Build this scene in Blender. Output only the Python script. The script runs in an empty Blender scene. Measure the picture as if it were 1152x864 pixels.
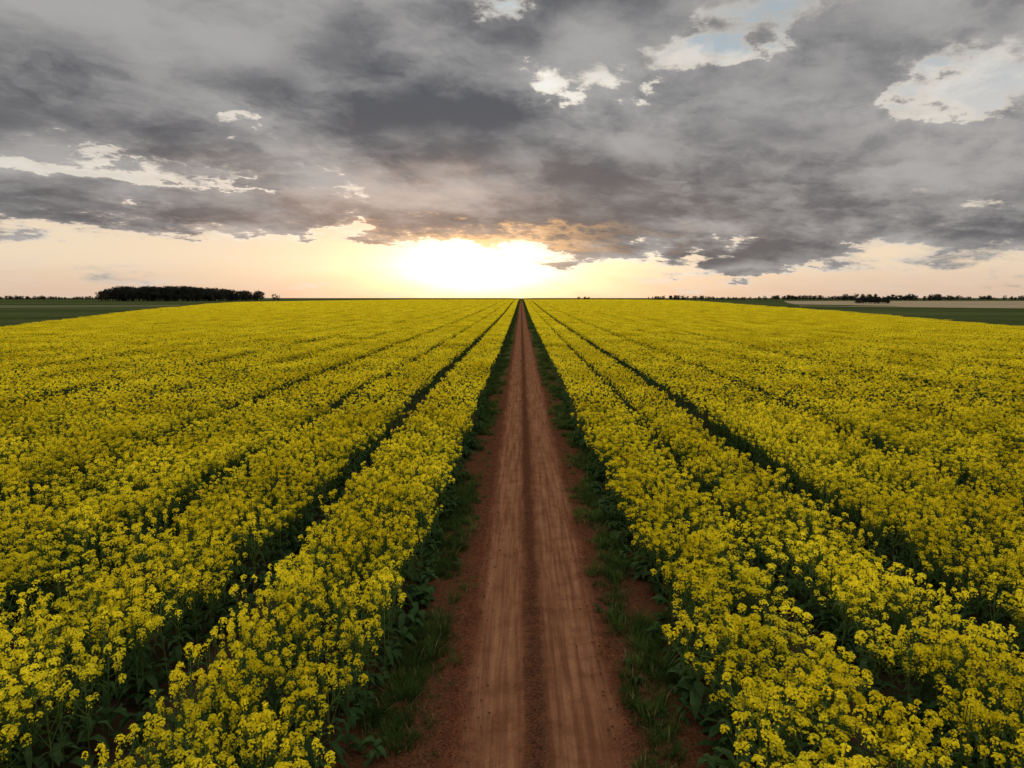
import bpy, math, random
import numpy as np
from mathutils import Vector
rng=np.random.default_rng(7); random.seed(7)
sc=bpy.context.scene
F=768.0; CX=576.0; CY=432.0; HZ=335.0; VX=586.0; CAMH=4.6
PITCH=math.atan((CY-HZ)/F); YAW=math.atan((VX-CX)/F)

# ---------------- helpers ----------------
def link(o): sc.collection.objects.link(o); return o
def newmat(name):
    m=bpy.data.materials.new(name); m.use_nodes=True
    m.node_tree.nodes.clear(); return m
class NT:
    def __init__(s,nt,dim='3D'): s.nt=nt; s.dim=dim
    def n(s,t,**k):
        nd=s.nt.nodes.new(t)
        for a,v in k.items(): setattr(nd,a,v)
        return nd
    def set(s,sock,v):
        if isinstance(v,bpy.types.NodeSocket): s.nt.links.new(v,sock)
        else: sock.default_value=v
    def m(s,op,a,b=None,c=None,clamp=False):
        nd=s.n('ShaderNodeMath',operation=op,use_clamp=clamp)
        s.set(nd.inputs[0],a)
        if b is not None: s.set(nd.inputs[1],b)
        if c is not None: s.set(nd.inputs[2],c)
        return nd.outputs[0]
    def v(s,op,a,b=None,out=0):
        nd=s.n('ShaderNodeVectorMath',operation=op)
        s.set(nd.inputs[0],a)
        if b is not None: s.set(nd.inputs[1],b)
        return nd.outputs[out]
    def ss(s,x,a,b,lo=0.0,hi=1.0):
        nd=s.n('ShaderNodeMapRange',interpolation_type='SMOOTHSTEP')
        s.set(nd.inputs[0],x); s.set(nd.inputs[1],a); s.set(nd.inputs[2],b); s.set(nd.inputs[3],lo); s.set(nd.inputs[4],hi)
        return nd.outputs[0]
    def mix(s,f,a,b,blend='MIX'):
        nd=s.n('ShaderNodeMix',data_type='RGBA',blend_type=blend)
        s.set(nd.inputs[0],f); s.set(nd.inputs[6],a if isinstance(a,bpy.types.NodeSocket) else (*a,1)); s.set(nd.inputs[7],b if isinstance(b,bpy.types.NodeSocket) else (*b,1))
        return nd.outputs[2]
    def noise(s,vec,scale,detail=4,rough=.5,dist=0,col=False):
        nd=s.n('ShaderNodeTexNoise'); nd.noise_dimensions=s.dim
        s.set(nd.inputs['Vector'],vec); s.set(nd.inputs['Scale'],scale); nd.inputs['Detail'].default_value=detail
        nd.inputs['Roughness'].default_value=rough; nd.inputs['Distortion'].default_value=dist
        return nd.outputs['Color' if col else 'Fac']
    def comb(s,x,y,z):
        nd=s.n('ShaderNodeCombineXYZ'); s.set(nd.inputs[0],x); s.set(nd.inputs[1],y); s.set(nd.inputs[2],z); return nd.outputs[0]
    def sep(s,v):
        nd=s.n('ShaderNodeSeparateXYZ'); s.set(nd.inputs[0],v); return nd.outputs
def sstep(a,b,x):
    t=np.clip((np.asarray(x,float)-a)/(b-a),0,1); return t*t*(3-2*t)
def H(x,y):
    x=np.asarray(x,float); y=np.asarray(y,float)
    lat=1-sstep(50,260,np.abs(x))
    return (2.2*sstep(70,430,y)-6*sstep(480,800,y))*lat
_tab=rng.random((256,256))
def vnoise(x,y):
    xi=np.floor(x).astype(int); yi=np.floor(y).astype(int); fx=x-xi; fy=y-yi
    fx=fx*fx*(3-2*fx); fy=fy*fy*(3-2*fy)
    g=lambda a,b:_tab[a%256,b%256]
    return (g(xi,yi)*(1-fx)+g(xi+1,yi)*fx)*(1-fy)+(g(xi,yi+1)*(1-fx)+g(xi+1,yi+1)*fx)*fy
def fbm(x,y,o=4):
    s=0;a=.5
    for i in range(o): s=s+a*vnoise(x*2**i+17*i,y*2**i+5*i); a*=.5
    return s
# ---------------- mesh builder ----------------
class MB:
    def __init__(s): s.V=[];s.Fq=[];s.M=[];s.n=0;s.T=None
    def quads(s,q,mi):   # q (N,4,3)
        q=np.asarray(q,float); N=len(q)
        if N==0:return
        v=q.reshape(-1,3)
        if s.T is not None:
            (ox,oy,r,sx,sz)=s.T; c_,s_=math.cos(r),math.sin(r)
            v=np.stack([ox+sx*(c_*v[:,0]-s_*v[:,1]),oy+sx*(s_*v[:,0]+c_*v[:,1]),v[:,2]*sz],1)
        s.V.append(v); s.Fq.append(np.arange(N*4).reshape(N,4)+s.n); s.M.append(np.full(N,mi)); s.n+=N*4
    def tube(s,pts,rad,mi,k=5):
        pts=np.asarray(pts,float); rings=[]
        for i,p in enumerate(pts):
            d=pts[min(i+1,len(pts)-1)]-pts[max(i-1,0)]; d/=np.linalg.norm(d)+1e-9
            a=np.cross(d,[1,0,0] if abs(d[0])<.8 else [0,1,0]); a/=np.linalg.norm(a); b=np.cross(d,a)
            t=np.arange(k)/k*2*np.pi
            rings.append(p+rad[i]*(np.cos(t)[:,None]*a+np.sin(t)[:,None]*b))
        for i in range(len(rings)-1):
            A,B=rings[i],rings[i+1]
            s.quads(np.stack([A,np.roll(A,-1,0),np.roll(B,-1,0),B],1),mi)
    def obj(s,name,mats,smooth=False):
        V=np.concatenate(s.V);Q=np.concatenate(s.Fq);M=np.concatenate(s.M)
        me=bpy.data.meshes.new(name)
        me.vertices.add(len(V)); me.vertices.foreach_set('co',V.ravel())
        me.loops.add(Q.size); me.loops.foreach_set('vertex_index',Q.ravel().astype(np.int32))
        me.polygons.add(len(Q)); me.polygons.foreach_set('loop_start',(np.arange(len(Q))*4).astype(np.int32))
        me.polygons.foreach_set('material_index',M.astype(np.int32))
        for m in mats: me.materials.append(m)
        me.update(calc_edges=True)
        return bpy.data.objects.new(name,me)
def unit(a): return a/(np.linalg.norm(a,axis=-1,keepdims=True)+1e-9)
def frames(nrm):
    r=unit(rng.normal(size=nrm.shape)); a=unit(np.cross(nrm,r)); b=np.cross(nrm,a); return a,b
def kites(c,dirv,side,L,W):
    L=np.asarray(L).reshape(-1,1); W=np.asarray(W).reshape(-1,1)
    mid=c+dirv*L*.6
    return np.stack([c,mid+side*W*.5,c+dirv*L,mid-side*W*.5],1)
def raceme(mb,c,r,n,fs,mi):
    d=unit(rng.normal(size=(n,3))+np.array([0,0,.55])); d[:,2]=np.where(d[:,2]<-.35,-d[:,2],d[:,2])
    pos=c+d*np.array([r,r,r*1.05])*rng.uniform(.65,1.05,(n,1))
    nr=unit(d+np.array([0,0,.5])+rng.normal(size=(n,3))*.25)
    a,b=frames(nr)
    for k in range(4):
        t=k*np.pi/2
        dv=unit(a*math.cos(t)+b*math.sin(t)+nr*.35); sd=np.cross(nr,dv)
        mb.quads(kites(pos,dv,sd,np.full(n,fs*.5)*rng.uniform(.8,1.2,n),np.full(n,fs*.5)),mi)
def blobquads(mb,c,r,n,s,mi,up=.4):
    d=unit(rng.normal(size=(n,3))+np.array([0,0,up]))
    pos=c+d*r*rng.uniform(.5,1,(n,1)); nr=unit(d+rng.normal(size=(n,3))*.5+np.array([0,0,.3])); a,b=frames(nr)
    ss=s*rng.uniform(.6,1.2,(n,1))/2
    mb.quads(np.stack([pos-a*ss,pos-b*ss*.8,pos+a*ss,pos+b*ss*.8],1),mi)
def leafstrip(mb,base,az,L,W,mi,lift=.6,droop=1.0,n=4,curl=.25):
    o=np.array([math.cos(az),math.sin(az),0]); sd=np.array([-math.sin(az),math.cos(az),0])
    P=[];w=[]
    for i in range(n+1):
        t=i/n; P.append(base+o*L*t*(.95-.15*t)+np.array([0,0,L*(lift*t-droop*t*t)])); w.append(W*.5*math.sin(math.pi*min(1,(t*.86+.12)))**.8)
    for i in range(n):
        A,B=P[i],P[i+1]; z=np.array([0,0,curl])
        for s in (1,-1):
            a2=A+(sd*s+z)*w[i]; b2=B+(sd*s+z)*w[i+1]*(1 if i<n-1 else .15)
            mb.quads([[A,a2,b2,B]],mi)

# ---------------- materials ----------------
def leafy_mat(name,c1,c2,trans=.35,big=None):
    m=newmat(name); t=NT(m.node_tree,'2D')
    geo=t.n('ShaderNodeNewGeometry'); oi=t.n('ShaderNodeObjectInfo')
    if big:
        nb=t.noise(t.v('MULTIPLY',geo.outputs['Position'],(1,.6,0)),big[0],2,.6)
        f=t.m('ADD',t.ss(nb,.3,.7,0,.75),t.m('MULTIPLY',oi.outputs['Random'],.3))
    else: f=oi.outputs['Random']
    c=t.mix(f,c1,c2)
    d=t.n('ShaderNodeBsdfDiffuse'); tr=t.n('ShaderNodeBsdfTranslucent')
    t.set(d.inputs[0],c); t.set(tr.inputs[0],c)
    ms=t.n('ShaderNodeMixShader'); t.set(ms.inputs[0],trans); t.set(ms.inputs[1],d.outputs[0]); t.set(ms.inputs[2],tr.outputs[0])
    o=t.n('ShaderNodeOutputMaterial'); t.set(o.inputs[0],ms.outputs[0] if trans>0 else d.outputs[0])
    return m
M_PET=leafy_mat('rape_petal',(.66,.54,.010),(.91,.80,.030),.42,big=(.35,))
M_BUD=leafy_mat('rape_bud',(.26,.32,.03),(.42,.44,.04),.3)
M_LEAF=leafy_mat('rape_leaf',(.030,.060,.018),(.052,.092,.030),.25)
M_STEM=leafy_mat('rape_stem',(.08,.13,.03),(.13,.19,.04),.2)
M_GRASS=leafy_mat('grass_blade',(.028,.054,.012),(.062,.098,.022),.35,big=(1.5,))
M_DRY=leafy_mat('dry_grass',(.14,.11,.05),(.22,.17,.08),.3)
M_TLEAF=leafy_mat('tree_leaves',(.024,.028,.024),(.040,.044,.032),.1)  # distance haze is put into this leaf colour, slightly lightened
M_BARK=leafy_mat('bark',(.05,.04,.03),(.08,.06,.045),0.0)

# ---------------- plant prototypes ----------------
protos=bpy.data.collections.new('rapeseed_prototypes')
def near_plant(mb):
    h=rng.uniform(1.06,1.22)
    top=np.array([rng.normal()*.04,rng.normal()*.04,h])
    mb.tube([[0,0,0],[top[0]*.3,top[1]*.3,h*.5],top],[.009,.007,.004],3,3)
    nb=rng.integers(7,10); tips=[top]
    for k in range(nb):
        az=k*2.4+rng.uniform(-.5,.5); z0=h*rng.uniform(.4,.75); R=rng.uniform(.07,.27); zt=h*rng.uniform(.72,1.0)
        b=np.array([top[0]*.4,top[1]*.4,z0]); e=np.array([math.cos(az)*R,math.sin(az)*R,zt])
        mb.tube([b,(b+e)/2+np.array([math.cos(az),math.sin(az),-.6])*.03,e],[.005,.004,.003],3,3)
        tips.append(e)
    for e in tips:
        r=rng.uniform(.026,.050)
        raceme(mb,e,r,int(27*(r/.04)**2),.026,0)
        raceme(mb,e-np.array([0,0,r*1.6]),r*.9,6,.021,0)
        blobquads(mb,e+np.array([0,0,r*.9]),.012,6,.011,1)
        n=6; az=rng.uniform(0,6.28,n); d=np.stack([np.cos(az),np.sin(az),rng.uniform(.2,.8,n)],1); d=unit(d)
        c=e-np.array([0,0,1])*rng.uniform(.07,.17,(n,1)); sd=unit(np.cross(d,[0,0,1]))
        mb.quads(kites(c,d,sd,rng.uniform(.03,.06,n),np.full(n,.006)),3)
    for k in range(13):
        z=rng.uniform(.30,.84)*h; az=rng.uniform(0,6.28); L=rng.uniform(.09,.17)*(1.5-z/h)
        leafstrip(mb,np.array([0,0,z])+np.array([math.cos(az),math.sin(az),0])*rng.uniform(0,.12),az,L*1.2,L*.34,2,rng.uniform(.2,.9),rng.uniform(.5,1.3),2)
    for k in range(6):
        z=rng.uniform(.08,.4)*h; az=rng.uniform(0,6.28)
        leafstrip(mb,np.array([0,0,z]),az,rng.uniform(.2,.32),rng.uniform(.07,.11),2,rng.uniform(.3,.9),rng.uniform(.7,1.2),3)
TW=.62
def near_tile(i):
    mb=MB(); n=5
    for k in range(n):
        mb.T=(rng.uniform(-TW/2,TW/2)*.88,rng.uniform(-TW/2,TW/2),rng.uniform(0,6.28),rng.uniform(.85,1.1),rng.uniform(.82,1.08)); near_plant(mb)
    mb.T=None
    o=mb.obj('rapeseed_clump_%02d'%i,[M_PET,M_BUD,M_LEAF,M_STEM]); protos.objects.link(o)
def patch(i,wx,wy,nr,nf,fs,nl,ls,rad=.045):
    mb=MB()
    n=int(nr*wx*wy)
    for k in range(n):
        c=np.array([rng.uniform(-wx/2,wx/2),rng.uniform(-wy/2,wy/2),rng.uniform(.88,1.2)])
        blobquads(mb,c,rad,nf,fs,0,.8)
    m=int(nl*wx*wy); pos=np.stack([rng.uniform(-wx/2,wx/2,m),rng.uniform(-wy/2,wy/2,m),rng.uniform(.15,1.04,m)],1)
    nr_=unit(rng.normal(size=(m,3))+[0,0,.5]); a,b=frames(nr_)
    mb.quads(kites(pos,a,b,ls*rng.uniform(.6,1.3,m),ls*.5*rng.uniform(.6,1.3,m)),2)
    o=mb.obj('rapeseed_clump_%02d'%i,[M_PET,M_BUD,M_LEAF,M_STEM]); protos.objects.link(o)
NN=14
for i in range(NN): near_tile(i)
for i in range(3): patch(NN+i,1.0,1.0,76,15,.032,160,.13)
for i in range(3): patch(NN+3+i,1.1,2.0,74,6,.054,100,.17)
for i in range(2): patch(NN+6+i,1.5,6.0,54,3,.088,50,.24,.06)

# ---------------- instancer ----------------
def instancer(name,coll,P,R,S,I):
    P=np.asarray(P,float); me=bpy.data.meshes.new(name); me.vertices.add(len(P)); me.vertices.foreach_set('co',P.ravel())
    a=me.attributes.new('rot','FLOAT_VECTOR','POINT'); a.data.foreach_set('vector',np.asarray(R,float).ravel())
    a=me.attributes.new('scl','FLOAT_VECTOR','POINT'); a.data.foreach_set('vector',np.asarray(S,float).ravel())
    a=me.attributes.new('idx','INT','POINT'); a.data.foreach_set('value',np.asarray(I,np.int32))
    o=link(bpy.data.objects.new(name,me))
    ng=bpy.data.node_groups.new(name+'_gn','GeometryNodeTree')
    ng.interface.new_socket('Geometry',in_out='INPUT',socket_type='NodeSocketGeometry')
    ng.interface.new_socket('Geometry',in_out='OUTPUT',socket_type='NodeSocketGeometry')
    N=ng.nodes.new; L=ng.links.new
    gi=N('NodeGroupInput');go=N('NodeGroupOutput');ip=N('GeometryNodeInstanceOnPoints');ci=N('GeometryNodeCollectionInfo')
    ci.inputs['Collection'].default_value=coll; ci.inputs['Separate Children'].default_value=True; ci.inputs['Reset Children'].default_value=True
    ip.inputs['Pick Instance'].default_value=True
    def na(nm,tp):
        q=N('GeometryNodeInputNamedAttribute'); q.data_type=tp; q.inputs['Name'].default_value=nm; return q.outputs['Attribute']
    L(gi.outputs[0],ip.inputs['Points']); L(ci.outputs[0],ip.inputs['Instance'])
    L(na('idx','INT'),ip.inputs['Instance Index']); L(na('rot','FLOAT_VECTOR'),ip.inputs['Rotation']); L(na('scl','FLOAT_VECTOR'),ip.inputs['Scale'])
    L(ip.outputs[0],go.inputs[0])
    md=o.modifiers.new('scatter','NODES'); md.node_group=ng
    return o

# ---------------- rapeseed field layout ----------------
LE=-1.5; RE=1.82
bedsL=[(-3.40,LE),(-6.05,-3.96),(-9.3,-6.42)]; x=-9.85
while x>-210: bedsL.append((x-3.4,x)); x-=3.4+(.62 if len(bedsL)%2 else .38)
bedsR=[(RE,3.46),(3.74,5.24),(5.88,8.9)]; x=9.4
while x<120: bedsR.append((x,x+3.4)); x+=3.4+(.62 if len(bedsR)%2 else .38)
beds=bedsL+bedsR
eLy=[-20,79,153,320,520,700]; eLx=[-32,-62,-90,-140,-205,-260]
eRy=[-20,79,153,320,475,700]; eRx=[45,60,74,88,100,115]
def inside(x,y): return (x>np.interp(y,eLy,eLx))&(x<np.interp(y,eRy,eRx))
P=[];R=[];S=[];I=[]
def hmod(x,y): return 1+.26*(fbm(x*.55,y*.4,3)-.44)+.12*(fbm(x*.06,y*.06,2)-.4)
Y1=22;Y2=60;Y3=150;Y4=640
for (a,b) in beds:
    for (ya,yb,w,l,i0,ni,rotf) in ((-1,Y1,TW,TW,0,NN,'n'),(Y1,Y2,1.0,1.0,NN,3,'q'),(Y2,Y3,1.1,2.0,NN+3,3,'h'),(Y3,Y4,1.5,6.0,NN+6,2,'h')):
        nc=max(1,round((b-a-(.16 if rotf=='n' else 0))/w)); sx=(b-a-(.16 if rotf=='n' else 0))/nc
        xs=(a+b)/2+sx*(np.arange(nc)+.5-nc/2); ys=np.arange(ya,yb,l*(.97 if rotf=='n' else 1))+l/2
        X,Yg=np.meshgrid(xs,ys); X=X.ravel();Yg=Yg.ravel()
        k=inside(X,Yg)&(np.abs(X)<Yg*.82+5); X=X[k];Yg=Yg[k]; n=len(X)
        if n==0: continue
        ed=np.minimum(X-a,b-X)
        hh=hmod(X,Yg)
        if rotf=='n':
            Yg=Yg+rng.uniform(-.12,.12,n); X=X+rng.uniform(-.04,.04,n)+.11*(fbm(Yg*.5+a*3,Yg*0+a,3)-.47)*2
            q=rng.integers(0,4,n)*np.pi/2+rng.uniform(-.12,.12,n); hh=hh*rng.uniform(.91,1.07,n)*(.92+.08*(ed>.35))
            R.append(np.stack([rng.normal(0,.04,n),rng.normal(0,.04,n),q],1)); S.append(np.stack([np.full(n,sx/w)]*2+[hh],1))
        else:
            X=X+rng.uniform(-.05,.05,n)
            q=rng.integers(0,4,n)*np.pi/2 if rotf=='q' else rng.integers(0,2,n)*np.pi
            R.append(np.stack([0*q,0*q,q],1)); s=np.full(n,sx/w*.99); S.append(np.stack([s,np.full(n,1.04) if rotf=='h' else s*1.02,hh],1))
        P.append(np.stack([X,Yg,H(X,Yg)],1)); I.append(rng.integers(i0,i0+ni,n))
P=np.concatenate(P);R=np.concatenate(R);S=np.concatenate(S);I=np.concatenate(I)
print('instances',len(P))
instancer('rapeseed_field',protos,P,R,S,I)

# ---------------- grass verges ----------------
gp=bpy.data.collections.new('grass_prototypes')
def tuft(i,nb,h,spread,mi=0):
    mb=MB()
    for k in range(nb):
        az=rng.uniform(0,6.28); r=spread*math.sqrt(rng.random()); b=np.array([math.cos(az)*r,math.sin(az)*r,0])
        a2=az+rng.normal()*.8; L=h*rng.uniform(.5,1.15); lean=rng.uniform(.15,.8); w=rng.uniform(.004,.008)
        o=np.array([math.cos(a2),math.sin(a2),0]); sd=np.array([-math.sin(a2),math.cos(a2),0])
        mm=1 if rng.random()<.08 else 0
        pts=[b+o*L*lean*t*t+np.array([0,0,L*t*(1-.35*lean*t)]) for t in (0,.4,.75,1)]; ww=[w,w*.9,w*.6,w*.1]
        for j in range(3): mb.quads([[pts[j]-sd*ww[j],pts[j]+sd*ww[j],pts[j+1]+sd*ww[j+1],pts[j+1]-sd*ww[j+1]]],mm)
    gp.objects.link(mb.obj('grass_%02d'%i,[M_GRASS,M_DRY,M_LEAF]))
tuft(0,60,.20,.10);tuft(1,45,.28,.07);tuft(2,80,.13,.16);tuft(3,50,.17,.12)
def rosette(i,n,L):
    mb=MB()
    for k in range(n):
        leafstrip(mb,np.array([0,0,rng.uniform(0,.35)]),k*2.4+rng.uniform(-.4,.4),L*rng.uniform(.6,1.2),L*.36,2,rng.uniform(.5,1.3),rng.uniform(.7,1.4),4,.3)
    gp.objects.link(mb.obj('grass_%02d'%i,[M_GRASS,M_DRY,M_LEAF]))
rosette(4,9,.24);rosette(5,12,.19);rosette(6,7,.10)
P=[];R=[];S=[];I=[]
def addg(x,y,s,idx):
    n=len(x); P.append(np.stack([x,y,H(x,y)+.03],1)); R.append(np.stack([rng.normal(0,.1,n),rng.normal(0,.1,n),rng.uniform(0,6.28,n)],1)); S.append(np.stack([s]*3,1)); I.append(idx)
for (c,w,den,side) in ((-1.33,.22,1.,-1),(1.60,.23,1.,1)):
    for (ya,yb,dn,sc_) in ((1,25,80,1.),(25,70,26,1.5),(70,430,5,2.6)):
        n=int(dn*(yb-ya)*.9); y=rng.uniform(ya,yb,n); x=c+rng.normal(0,w,n)
        pn=fbm(x*1.6+9,y*.7,3); k=(pn>(.38 if side<0 else .42))&(np.abs(x-c)<.58)&((x<-.76)|(x>1.14)); x=x[k];y=y[k];n=len(x)
        addg(x,y,rng.uniform(.4,1.15,n)*sc_**.6,rng.integers(0,4,n))
n=200; y=2+28*rng.random(n)**1.2; x=np.where(rng.random(n)<.5,rng.uniform(-1.3,-.75,n),rng.uniform(1.12,1.7,n))
addg(x,y,rng.uniform(.25,.6,n),rng.integers(0,7,n))
n=110; y=2+32*rng.random(n); addg(rng.normal(.16,.045,n),y,rng.uniform(.12,.30,n),rng.integers(0,4,n))
for e,sg in ((LE,-1),(RE,1),(-3.40,1),(-3.96,-1),(5.24,-1),(5.88,1)):
    n=110; y=rng.uniform(1,32,n); x=e+sg*rng.uniform(-.10,.16,n)*(1 if e in(LE,RE) else -.5); addg(x,y,rng.uniform(.6,1.15,n),rng.integers(4,6,n))
instancer('grass_verge',gp,np.concatenate(P),np.concatenate(R),np.concatenate(S),np.concatenate(I))

# ---------------- soil clods ----------------
M_CL=newmat('soil_clod'); t=NT(M_CL.node_tree); g=t.n('ShaderNodeNewGeometry'); b=t.n('ShaderNodeBsdfDiffuse'); t.set(b.inputs[0],t.mix(t.noise(g.outputs['Position'],9,3),(.05,.019,.010),(.18,.072,.036))); o=t.n('ShaderNodeOutputMaterial'); t.set(o.inputs[0],b.outputs[0])
cp=bpy.data.collections.new('clod_prototypes')
import bmesh
for i in range(4):
    bm=bmesh.new(); bmesh.ops.create_icosphere(bm,subdivisions=2,radius=1)
    for v in bm.verts:
        v.co*=1+.5*(random.random()-.5); v.co.z*=.6
    me=bpy.data.meshes.new('clod_%d'%i); bm.to_mesh(me); bm.free(); me.materials.append(M_CL); cp.objects.link(bpy.data.objects.new('clod_%d'%i,me))
def trackh(x,y):
    w=.05*(fbm(y*.25,y*0+3,2)-.4); xx=x+w
    bL=np.exp(-((xx+.27)/.30)**4); bR=np.exp(-((xx-.66)/.36)**4); band=np.maximum(bL,bR)
    loose=1-band
    z=.100-.036*band+loose*.055*(fbm(x*9,y*9,4)-.4)+.03*loose*(fbm(x*2.5,y*1.5,3)-.4)+band*.013*(fbm(x*14,y*1.8,3)-.4)+band*.010*(fbm(x*7,y*7,3)-.4)
    # narrower, deeper tyre paths inside each rut
    for c_ in (-.38,-.16,.52,.80): z=z-.010*np.exp(-((xx-c_)/.06)**2)*(.4+fbm(x*0+c_*9,y*.5,2))
    return z-.045*sstep(1.0,1.9,np.abs(x-.2))
n=24000; y=2+30*rng.random(n)**1.4; u=rng.random(n)
x=np.where(u<.36,rng.normal(-.88,.18,n),np.where(u<.72,rng.normal(1.32,.19,n),np.where(u<.90,rng.normal(.16,.06,n),rng.uniform(-1.4,1.8,n))))
s=.004+.015*rng.random(n)**4; s=np.where(u>.72,s*.65,s)
instancer('soil_clods',cp,np.stack([x,y,H(x,y)+trackh(x,y)+s*.15],1),rng.uniform(0,6.28,(n,3)),np.stack([s]*3,1),rng.integers(0,4,n))

# ---------------- grid sheets ----------------
def gridmesh(name,xs,ys,zf,mat,smooth=True):
    X,Y=np.meshgrid(xs,ys); Z=zf(X,Y); V=np.stack([X,Y,Z],-1).reshape(-1,3); nx=len(xs);ny=len(ys)
    i=np.arange(ny-1)[:,None]*nx+np.arange(nx-1)[None]; Q=np.stack([i,i+1,i+nx+1,i+nx],-1).reshape(-1,4)
    me=bpy.data.meshes.new(name); me.vertices.add(len(V)); me.vertices.foreach_set('co',V.ravel())
    me.loops.add(Q.size); me.loops.foreach_set('vertex_index',Q.ravel().astype(np.int32)); me.polygons.add(len(Q)); me.polygons.foreach_set('loop_start',(np.arange(len(Q))*4).astype(np.int32))
    me.update(calc_edges=True)
    if smooth: me.polygons.foreach_set('use_smooth',np.ones(len(Q),bool))
    me.materials.append(mat); return link(bpy.data.objects.new(name,me))
def ground_mat(name,c1,c2,sx=.02,sy=.02,fine=.6):
    m=newmat(name); t=NT(m.node_tree); g=t.n('ShaderNodeNewGeometry').outputs['Position']
    a=t.noise(t.v('MULTIPLY',g,(sx,sy,0)),1.,5,.6); f=t.noise(g,fine,4,.7)
    k=t.ss(t.m('ADD',t.m('MULTIPLY',a,.7),t.m('MULTIPLY',f,.3)),.35,.65)
    b=t.n('ShaderNodeBsdfDiffuse'); t.set(b.inputs[0],t.mix(k,c1,c2)); o=t.n('ShaderNodeOutputMaterial'); t.set(o.inputs[0],b.outputs[0]); return m
axs=np.concatenate([-np.geomspace(9000,20,70),np.linspace(-18,18,13),np.geomspace(20,9000,70)])
ays=np.concatenate([-np.geomspace(4000,20,20),np.linspace(-15,15,5),np.geomspace(20,12000,130)])
gridmesh('ground',axs,ays,lambda x,y:H(x,y),ground_mat('pasture',(.030,.045,.014),(.078,.090,.032),.004,.015))
def fieldmesh(name,ys,lf,rf,z,mat,nx=40):
    V=[];Fc=[]
    for y in ys:
        for k in range(nx+1):
            x=lf(y)+(rf(y)-lf(y))*k/nx; V.append((x,y,float(H(x,y))+z))
    for j in range(len(ys)-1):
        for k in range(nx): a=j*(nx+1)+k; Fc.append((a,a+1,a+nx+2,a+nx+1))
    me=bpy.data.meshes.new(name); me.from_pydata(V,[],Fc); me.materials.append(mat); return link(bpy.data.objects.new(name,me))
fieldmesh('crop_soil',list(np.linspace(-20,640,90)),lambda y:np.interp(y,eLy,eLx),lambda y:np.interp(y,eRy,eRx),.012,ground_mat('crop_soil',(.03,.02,.012),(.05,.032,.018),.5,.5,5),60)
fieldmesh('stubble_field',list(np.linspace(290,1000,8)),lambda y:.37*y+10,lambda y:.9*y+60,.05,ground_mat('stubble',(.25,.20,.12),(.33,.27,.17),.01,.03),8)
fieldmesh('pasture_field',list(np.linspace(300,420,6)),lambda y:-1.1*y,lambda y:-.50*y,.05,ground_mat('far_pasture',(.09,.10,.045),(.12,.12,.06),.004,.02),8)

# ---------------- dirt track ----------------
ys=[0.0]
while ys[-1]<30: ys.append(ys[-1]+.04)
while ys[-1]<460: ys.append(ys[-1]*1.012)
ys=np.array(ys); xs=np.linspace(-1.95,2.3,130)
def trackz(x,y): return H(x,y)+trackh(x,y)
mt=newmat('track_dirt'); t=NT(mt.node_tree); g=t.n('ShaderNodeNewGeometry').outputs['Position']; sx=t.sep(g)
xw=t.m('ADD',sx[0],t.m('MULTIPLY',t.m('SUBTRACT',t.noise(t.v('MULTIPLY',g,(1.6,.5,0)),1.,6,.7),.5),.34))
def band(c,w): return t.m('SUBTRACT',1.,t.ss(t.m('ABSOLUTE',t.m('SUBTRACT',xw,c)),w*.45,w*1.2))
bd=t.m('MAXIMUM',band(-.27,.37),band(.66,.43))
streak=t.noise(t.v('MULTIPLY',g,(13,.4,0)),1.,5,.68); fine=t.noise(g,34.,5,.75); med=t.noise(g,2.6,5,.7)
cen=t.m('SUBTRACT',1.,t.ss(t.m('ABSOLUTE',t.m('SUBTRACT',xw,.17)),.04,.16))
loose=t.mix(t.ss(fine,.35,.68),(.048,.017,.009),(.150,.056,.027))
comp=t.mix(t.ss(streak,.34,.66),(.135,.057,.029),(.280,.138,.072))
comp=t.mix(t.m('MULTIPLY',t.ss(fine,.35,.75),.5),comp,(.14,.058,.029))
col=t.mix(t.m('MULTIPLY',bd,t.ss(med,.28,.62,.40,1.)),loose,comp)
col=t.mix(t.m('MULTIPLY',cen,t.ss(med,.35,.6,.30,.9)),col,t.mix(t.ss(fine,.35,.65),(.030,.014,.008),(.115,.050,.025)))
tr=t.m('SINE',t.m('MULTIPLY',t.m('ADD',sx[1],t.m('MULTIPLY',t.m('ABSOLUTE',t.m('SUBTRACT',xw,.2)),.8)),2*math.pi/.11))
col=t.mix(t.m('MULTIPLY',t.m('MULTIPLY',t.ss(tr,-.3,.9),bd),t.ss(med,.42,.66,.0,.18)),col,(.10,.040,.022))
edge=t.ss(t.m('ABSOLUTE',t.m('SUBTRACT',xw,.2)),.85,1.15)
col=t.mix(t.m('MULTIPLY',edge,t.ss(sx[1],18,70,.10,.9)),col,t.mix(fine,(.03,.045,.014),(.07,.09,.028)))
b=t.n('ShaderNodeBsdfDiffuse'); t.set(b.inputs['Color'],col)
bp=t.n('ShaderNodeBump'); bp.inputs['Strength'].default_value=.9; bp.inputs['Distance'].default_value=.018; t.set(bp.inputs['Height'],t.m('ADD',fine,t.m('MULTIPLY',streak,.5))); t.set(b.inputs['Normal'],bp.outputs[0])
o=t.n('ShaderNodeOutputMaterial'); t.set(o.inputs[0],b.outputs[0])
gridmesh('dirt_track',xs,ys,trackz,mt)

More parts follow.
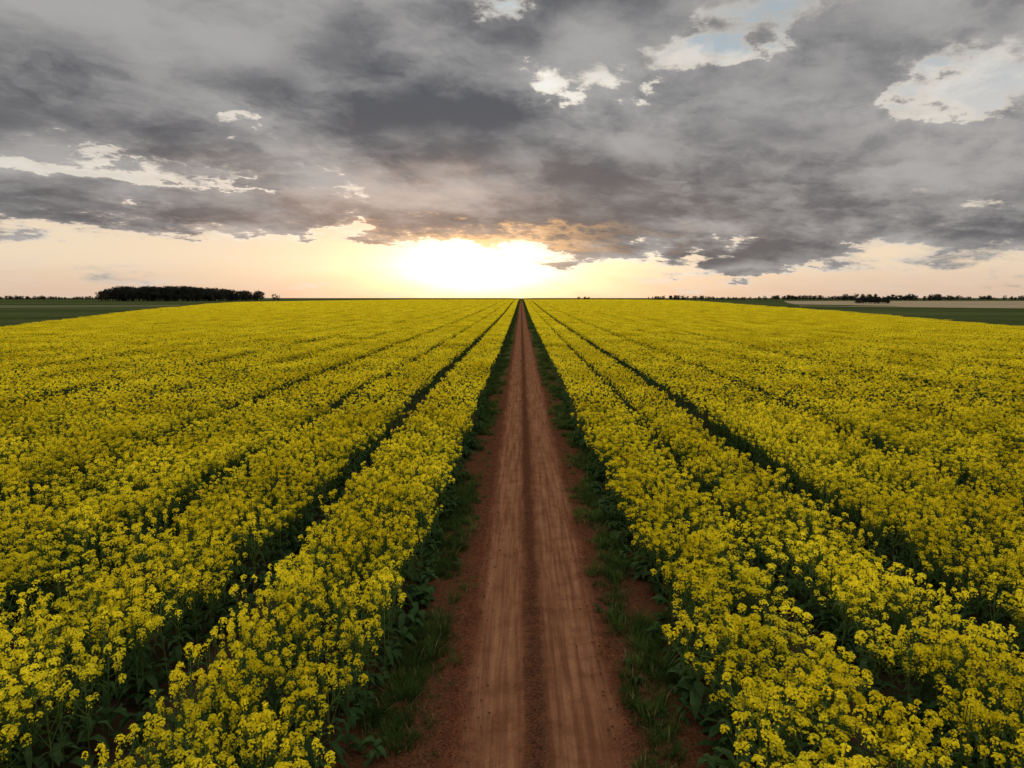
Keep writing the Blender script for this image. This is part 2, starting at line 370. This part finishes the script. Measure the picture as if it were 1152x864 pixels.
# ---------------- distant trees ----------------
tp=bpy.data.collections.new('tree_prototypes')
for i in range(4):
    mb=MB(); h=10; mb.tube([[0,0,0],[.1,0,3],[.2,.1,7]],[.28,.2,.08],1,6)
    for k in range(14):
        az=k*2.4; z=rng.uniform(2.6,8.6); R_=rng.uniform(.8,3.6)*(1-.5*abs(z-5.5)/4); c=np.array([math.cos(az)*R_,math.sin(az)*R_,z])
        mb.tube([[.1,0,min(z-1,4)],c*.6+np.array([0,0,z*.35]),c],[.12,.07,.03],1,4)
        blobquads(mb,c,rng.uniform(.9,1.7),110,.42,0,.1)
    tp.objects.link(mb.obj('tree_%d'%i,[M_TLEAF,M_BARK]))
def trees(name,x,y,s,sz=None):
    x=np.array(x,float);y=np.array(y,float);s=np.array(s,float); n=len(x); sz=s if sz is None else sz
    instancer(name,tp,np.stack([x,y,H(x,y)-.3*s],1),np.stack([0*x,0*x,rng.uniform(0,6.28,n)],1),np.stack([s,s,sz],1),rng.integers(0,4,n))
def X(px,Y): return (px-VX)/F*Y
Z=900; n=230; x=rng.uniform(X(104,Z),X(242,Z),n); y=rng.uniform(Z,Z+70,n)
e=np.minimum(sstep(X(98,Z),X(130,Z),x),1-sstep(X(190,Z),X(250,Z),x)*.55)
trees('woodland',x,y,rng.uniform(1.8,2.25,n)*(.62+.38*e))
n=44; x=rng.uniform(X(252,Z),X(287,Z),n); trees('tree_line',x,rng.uniform(Z,Z+30,n),rng.uniform(.9,1.6,n))
trees('tree_line.001',[X(309,Z),X(312,Z)],[Z,Z+5],[1.05,.85])
n=150; x=rng.uniform(X(-60,1500),X(95,1500),n); trees('tree_line.002',x,rng.uniform(1500,1560,n),rng.uniform(.6,1.1,n)*(.5+fbm(x*.02,x*0,2)))
n=420; x=X(735,1300)+(X(1250,1300)-X(735,1300))*rng.random(n); pn=fbm(x*.012,x*0+2,3); k=pn>.33; x=x[k]; n=len(x)
trees('tree_line.003',x,rng.uniform(1300,1380,n),rng.uniform(.5,1.1,n)*(.5+1.0*fbm(x*.03+3,x*0,2)))
n=110; x=rng.uniform(X(1040,800),X(1230,800),n); k=fbm(x*.05,x*0+7,2)>.36; x=x[k]; n=len(x); trees('tree_line.004',x,rng.uniform(1010,1040,n),rng.uniform(.5,1.2,n))
n=36; x=rng.uniform(X(962,520),X(1000,520),n); trees('shrub_thicket',x,rng.uniform(520,530,n),rng.uniform(.4,.62,n))
n=60; x=np.concatenate([rng.uniform(X(650,1600),X(662,1600),12),rng.uniform(X(880,900),X(960,900),48)*1600/900]); trees('tree_line.005',x,rng.uniform(1600,1640,n),rng.uniform(.6,1.1,n))

# ---------------- camera ----------------
cd=bpy.data.cameras.new('camera'); cam=link(bpy.data.objects.new('camera',cd)); sc.camera=cam
cd.sensor_width=36; cd.lens=24.0; cd.clip_start=.05; cd.clip_end=30000
cam.location=(0,0,CAMH); cam.rotation_euler=(math.pi/2-PITCH,0,YAW)

# ---------------- sky ----------------
def ae(px,py):
    d=Vector(((px-CX)/F,-(py-CY)/F,-1)); d.rotate(cam.rotation_euler.to_matrix()); d.normalize()
    return math.atan2(d.x,d.y),math.asin(d.z)
SUN=ae(545,303)
w=bpy.data.worlds.new('World'); sc.world=w; w.use_nodes=True; w.node_tree.nodes.clear(); t=NT(w.node_tree,'2D')
w.cycles.sampling_method='MANUAL'; w.cycles.sample_map_resolution=512
D=t.n('ShaderNodeTexCoord').outputs['Generated']; s=t.sep(D)
az=t.m('ARCTAN2',s[0],s[1]); el=t.m('ARCSINE',s[2]); zc=t.m('MAXIMUM',s[2],0.)
AE=t.comb(az,el,0.)
q=t.m('ADD',zc,.22); pl=t.comb(t.m('ADD',t.m('DIVIDE',s[0],q),t.m('MULTIPLY',t.m('DIVIDE',s[1],q),-.18)),t.m('DIVIDE',s[1],q),0.)
wn=t.noise(pl,3.2,6,.66,col=True); wc=t.v('SUBTRACT',wn,(.5,.5,.5))
W=t.v('ADD',AE,t.v('MULTIPLY',wc,(.25,.14,0)))
def G(px,py,sx,sy,src=None):
    a,e=ae(px,py); v=t.v('MULTIPLY',t.v('SUBTRACT',src or W,(a,e,0)),(F/sx,F/sy,0)); return t.m('EXPONENT',t.m('MULTIPLY',t.v('DOT_PRODUCT',v,v,out=1),-1.))
pw=t.v('ADD',pl,t.v('MULTIPLY',wc,(.16,.16,0)))
n1=t.noise(pw,1.55,6,.57)
n1s=t.noise(pl,1.55,2,.5); n1b=t.noise(t.v('ADD',pl,(.02,.14,0)),1.55,2,.5)
n2=t.noise(t.v('ADD',pw,(3.1,-.22,0)),4.0,6,.62)
bias=t.m('SUBTRACT',t.m('MULTIPLY',t.ss(t.sep(W)[1],ae(586,284)[1],ae(586,246)[1]),.50),.25)
for (px,py,sx_,sy_,a_) in [(60,187,140,14,-.36),(250,130,18,13,-.34),(622,95,50,24,-.66),(572,14,28,18,-.36),(660,40,40,24,-.26),(800,58,80,22,-.40),
   (735,106,22,8,-.36),(1090,108,48,20,-.38),(1130,80,60,24,-.32),(1010,118,24,14,-.30),(275,198,50,6,-.25),(870,52,24,10,-.25),
   (120,228,140,14,.34),(340,240,110,16,.20),(540,254,140,12,.34),(760,262,180,26,.34),(950,272,240,24,.36),(880,180,180,60,.28),(300,70,260,70,.26),(960,50,80,40,.26),(520,170,130,60,.26),(720,190,110,60,.26),
   (1080,300,60,7,.16),(130,298,140,7,.08),(860,302,80,7,.22)]:
    bias=t.m('MULTIPLY_ADD',G(px,py,sx_,sy_),a_,bias)
dens=t.m('ADD',t.m('ADD',t.m('MULTIPLY',t.m('SUBTRACT',n1,.5),1.25),t.m('MULTIPLY',t.m('SUBTRACT',n2,.5),.35)),bias)
al=t.ss(dens,-.17,.15); thick=t.ss(dens,.0,.6)
# clear sky
c=t.mix(t.ss(el,0.,.06),(.66,.50,.385),(.80,.655,.49))
c=t.mix(t.ss(el,.07,.17),c,(.62,.59,.56))
c=t.mix(t.ss(el,.16,.36),c,(.34,.43,.50))
c=t.mix(t.m('MULTIPLY',t.ss(n2,.42,.64,0.,.8),t.ss(el,.06,.14,.15,1.)),c,(.70,.67,.62))
ns=t.n('ShaderNodeTexSky',sky_type='NISHITA'); ns.sun_disc=False; ns.sun_elevation=max(SUN[1],math.radians(2)); ns.sun_rotation=SUN[0]
c=t.mix(1.,c,t.mix(1.,ns.outputs[0],(.010,.010,.010),'MULTIPLY'),'ADD')
g0=G(538,298,66,22,AE); g1=G(540,302,155,36,AE); g2=G(560,250,400,160,AE); g3=G(615,75,90,75,AE)
def addc(c,f,col): 
    return t.mix(1.,c,t.mix(1.,t.comb(f,f,f),col,'MULTIPLY'),'ADD')
c=addc(c,g0,(5.5,3.7,1.8)); c=addc(c,g1,(.80,.50,.17)); c=addc(c,g2,(.09,.050,.012)); c=addc(c,g3,(.42,.39,.33))
# faint crepuscular rays fanning from the sun
sv=t.v('SUBTRACT',AE,(SUN[0],SUN[1]+.02,0)); sv_=t.sep(sv); ang=t.m('ARCTAN2',sv_[1],sv_[0])
rays=t.m('MULTIPLY',t.ss(t.noise(t.comb(ang,0.,0.),5.,2,.6),.38,.66),G(600,300,230,60,AE)); c=addc(c,rays,(.16,.12,.07))
# clouds: light from the low sun catches the sides facing it
lit=t.m('MULTIPLY',t.m('SUBTRACT',n1s,n1b),2.0)
sh=t.m('ADD',t.m('ADD',t.ss(n2,.3,.7,0.,.32),t.ss(n1,.62,.35,0.,.45)),lit)
for (px,py,sx_,sy_,a_) in [(480,130,120,60,-.16),(950,70,110,40,-.16),(760,250,220,22,-.22),(150,70,160,40,.08),(1050,200,120,50,.10),(820,120,80,30,-.06),(640,60,110,60,.34),(1090,105,110,45,.25),(60,190,160,30,.12)]:
    sh=t.m('MULTIPLY_ADD',G(px,py,sx_,sy_),a_,sh)
sh=t.ss(t.m('ADD',sh,t.m('MULTIPLY',thick,-.22)),-.30,.80)
cl=t.mix(sh,(.108,.111,.124),(.40,.388,.380))
cl=addc(cl,t.m('MULTIPLY',g2,t.ss(el,.3,.08)),(.085,.050,.024))
cl=addc(cl,G(440,228,150,34),(.19,.10,.05)); cl=addc(cl,G(545,266,130,8),(.62,.32,.09)); cl=addc(cl,G(540,288,75,18,AE),(1.2,.7,.3)); cl=addc(cl,G(250,262,120,8),(.16,.10,.06))
edge=t.m('MULTIPLY',t.ss(dens,.18,.0),t.m('ADD',t.ss(el,.07,.16,.05,.14),t.m('MULTIPLY',g2,.72)))
cl=addc(cl,edge,(1.,.84,.62))
sky=t.mix(al,c,cl)
up=t.ss(el,.46,.95,1.,3.2); up=t.m('MULTIPLY',up,t.ss(s[1],.2,-.5,1.,1.6))  # boost to the unseen sky overhead and behind, added to brighten the field
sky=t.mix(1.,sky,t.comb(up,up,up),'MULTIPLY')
sky=t.mix(t.ss(el,-.01,-.03),sky,(.05,.05,.03))
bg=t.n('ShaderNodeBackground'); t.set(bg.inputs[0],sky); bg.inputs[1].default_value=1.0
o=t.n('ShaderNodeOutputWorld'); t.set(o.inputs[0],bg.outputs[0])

# ---------------- sun ----------------
sd=bpy.data.lights.new('sun','SUN'); sd.energy=3.6; sd.angle=math.radians(4); sd.color=(1,.77,.50)
so=link(bpy.data.objects.new('sun',sd)); e_=math.radians(6)
d=Vector((math.sin(SUN[0])*math.cos(e_),math.cos(SUN[0])*math.cos(e_),math.sin(e_)))
so.rotation_euler=d.to_track_quat('Z','Y').to_euler(); so.location=(0,0,30)
sc.view_settings.view_transform='Standard'; sc.view_settings.look='None'; sc.view_settings.exposure=0
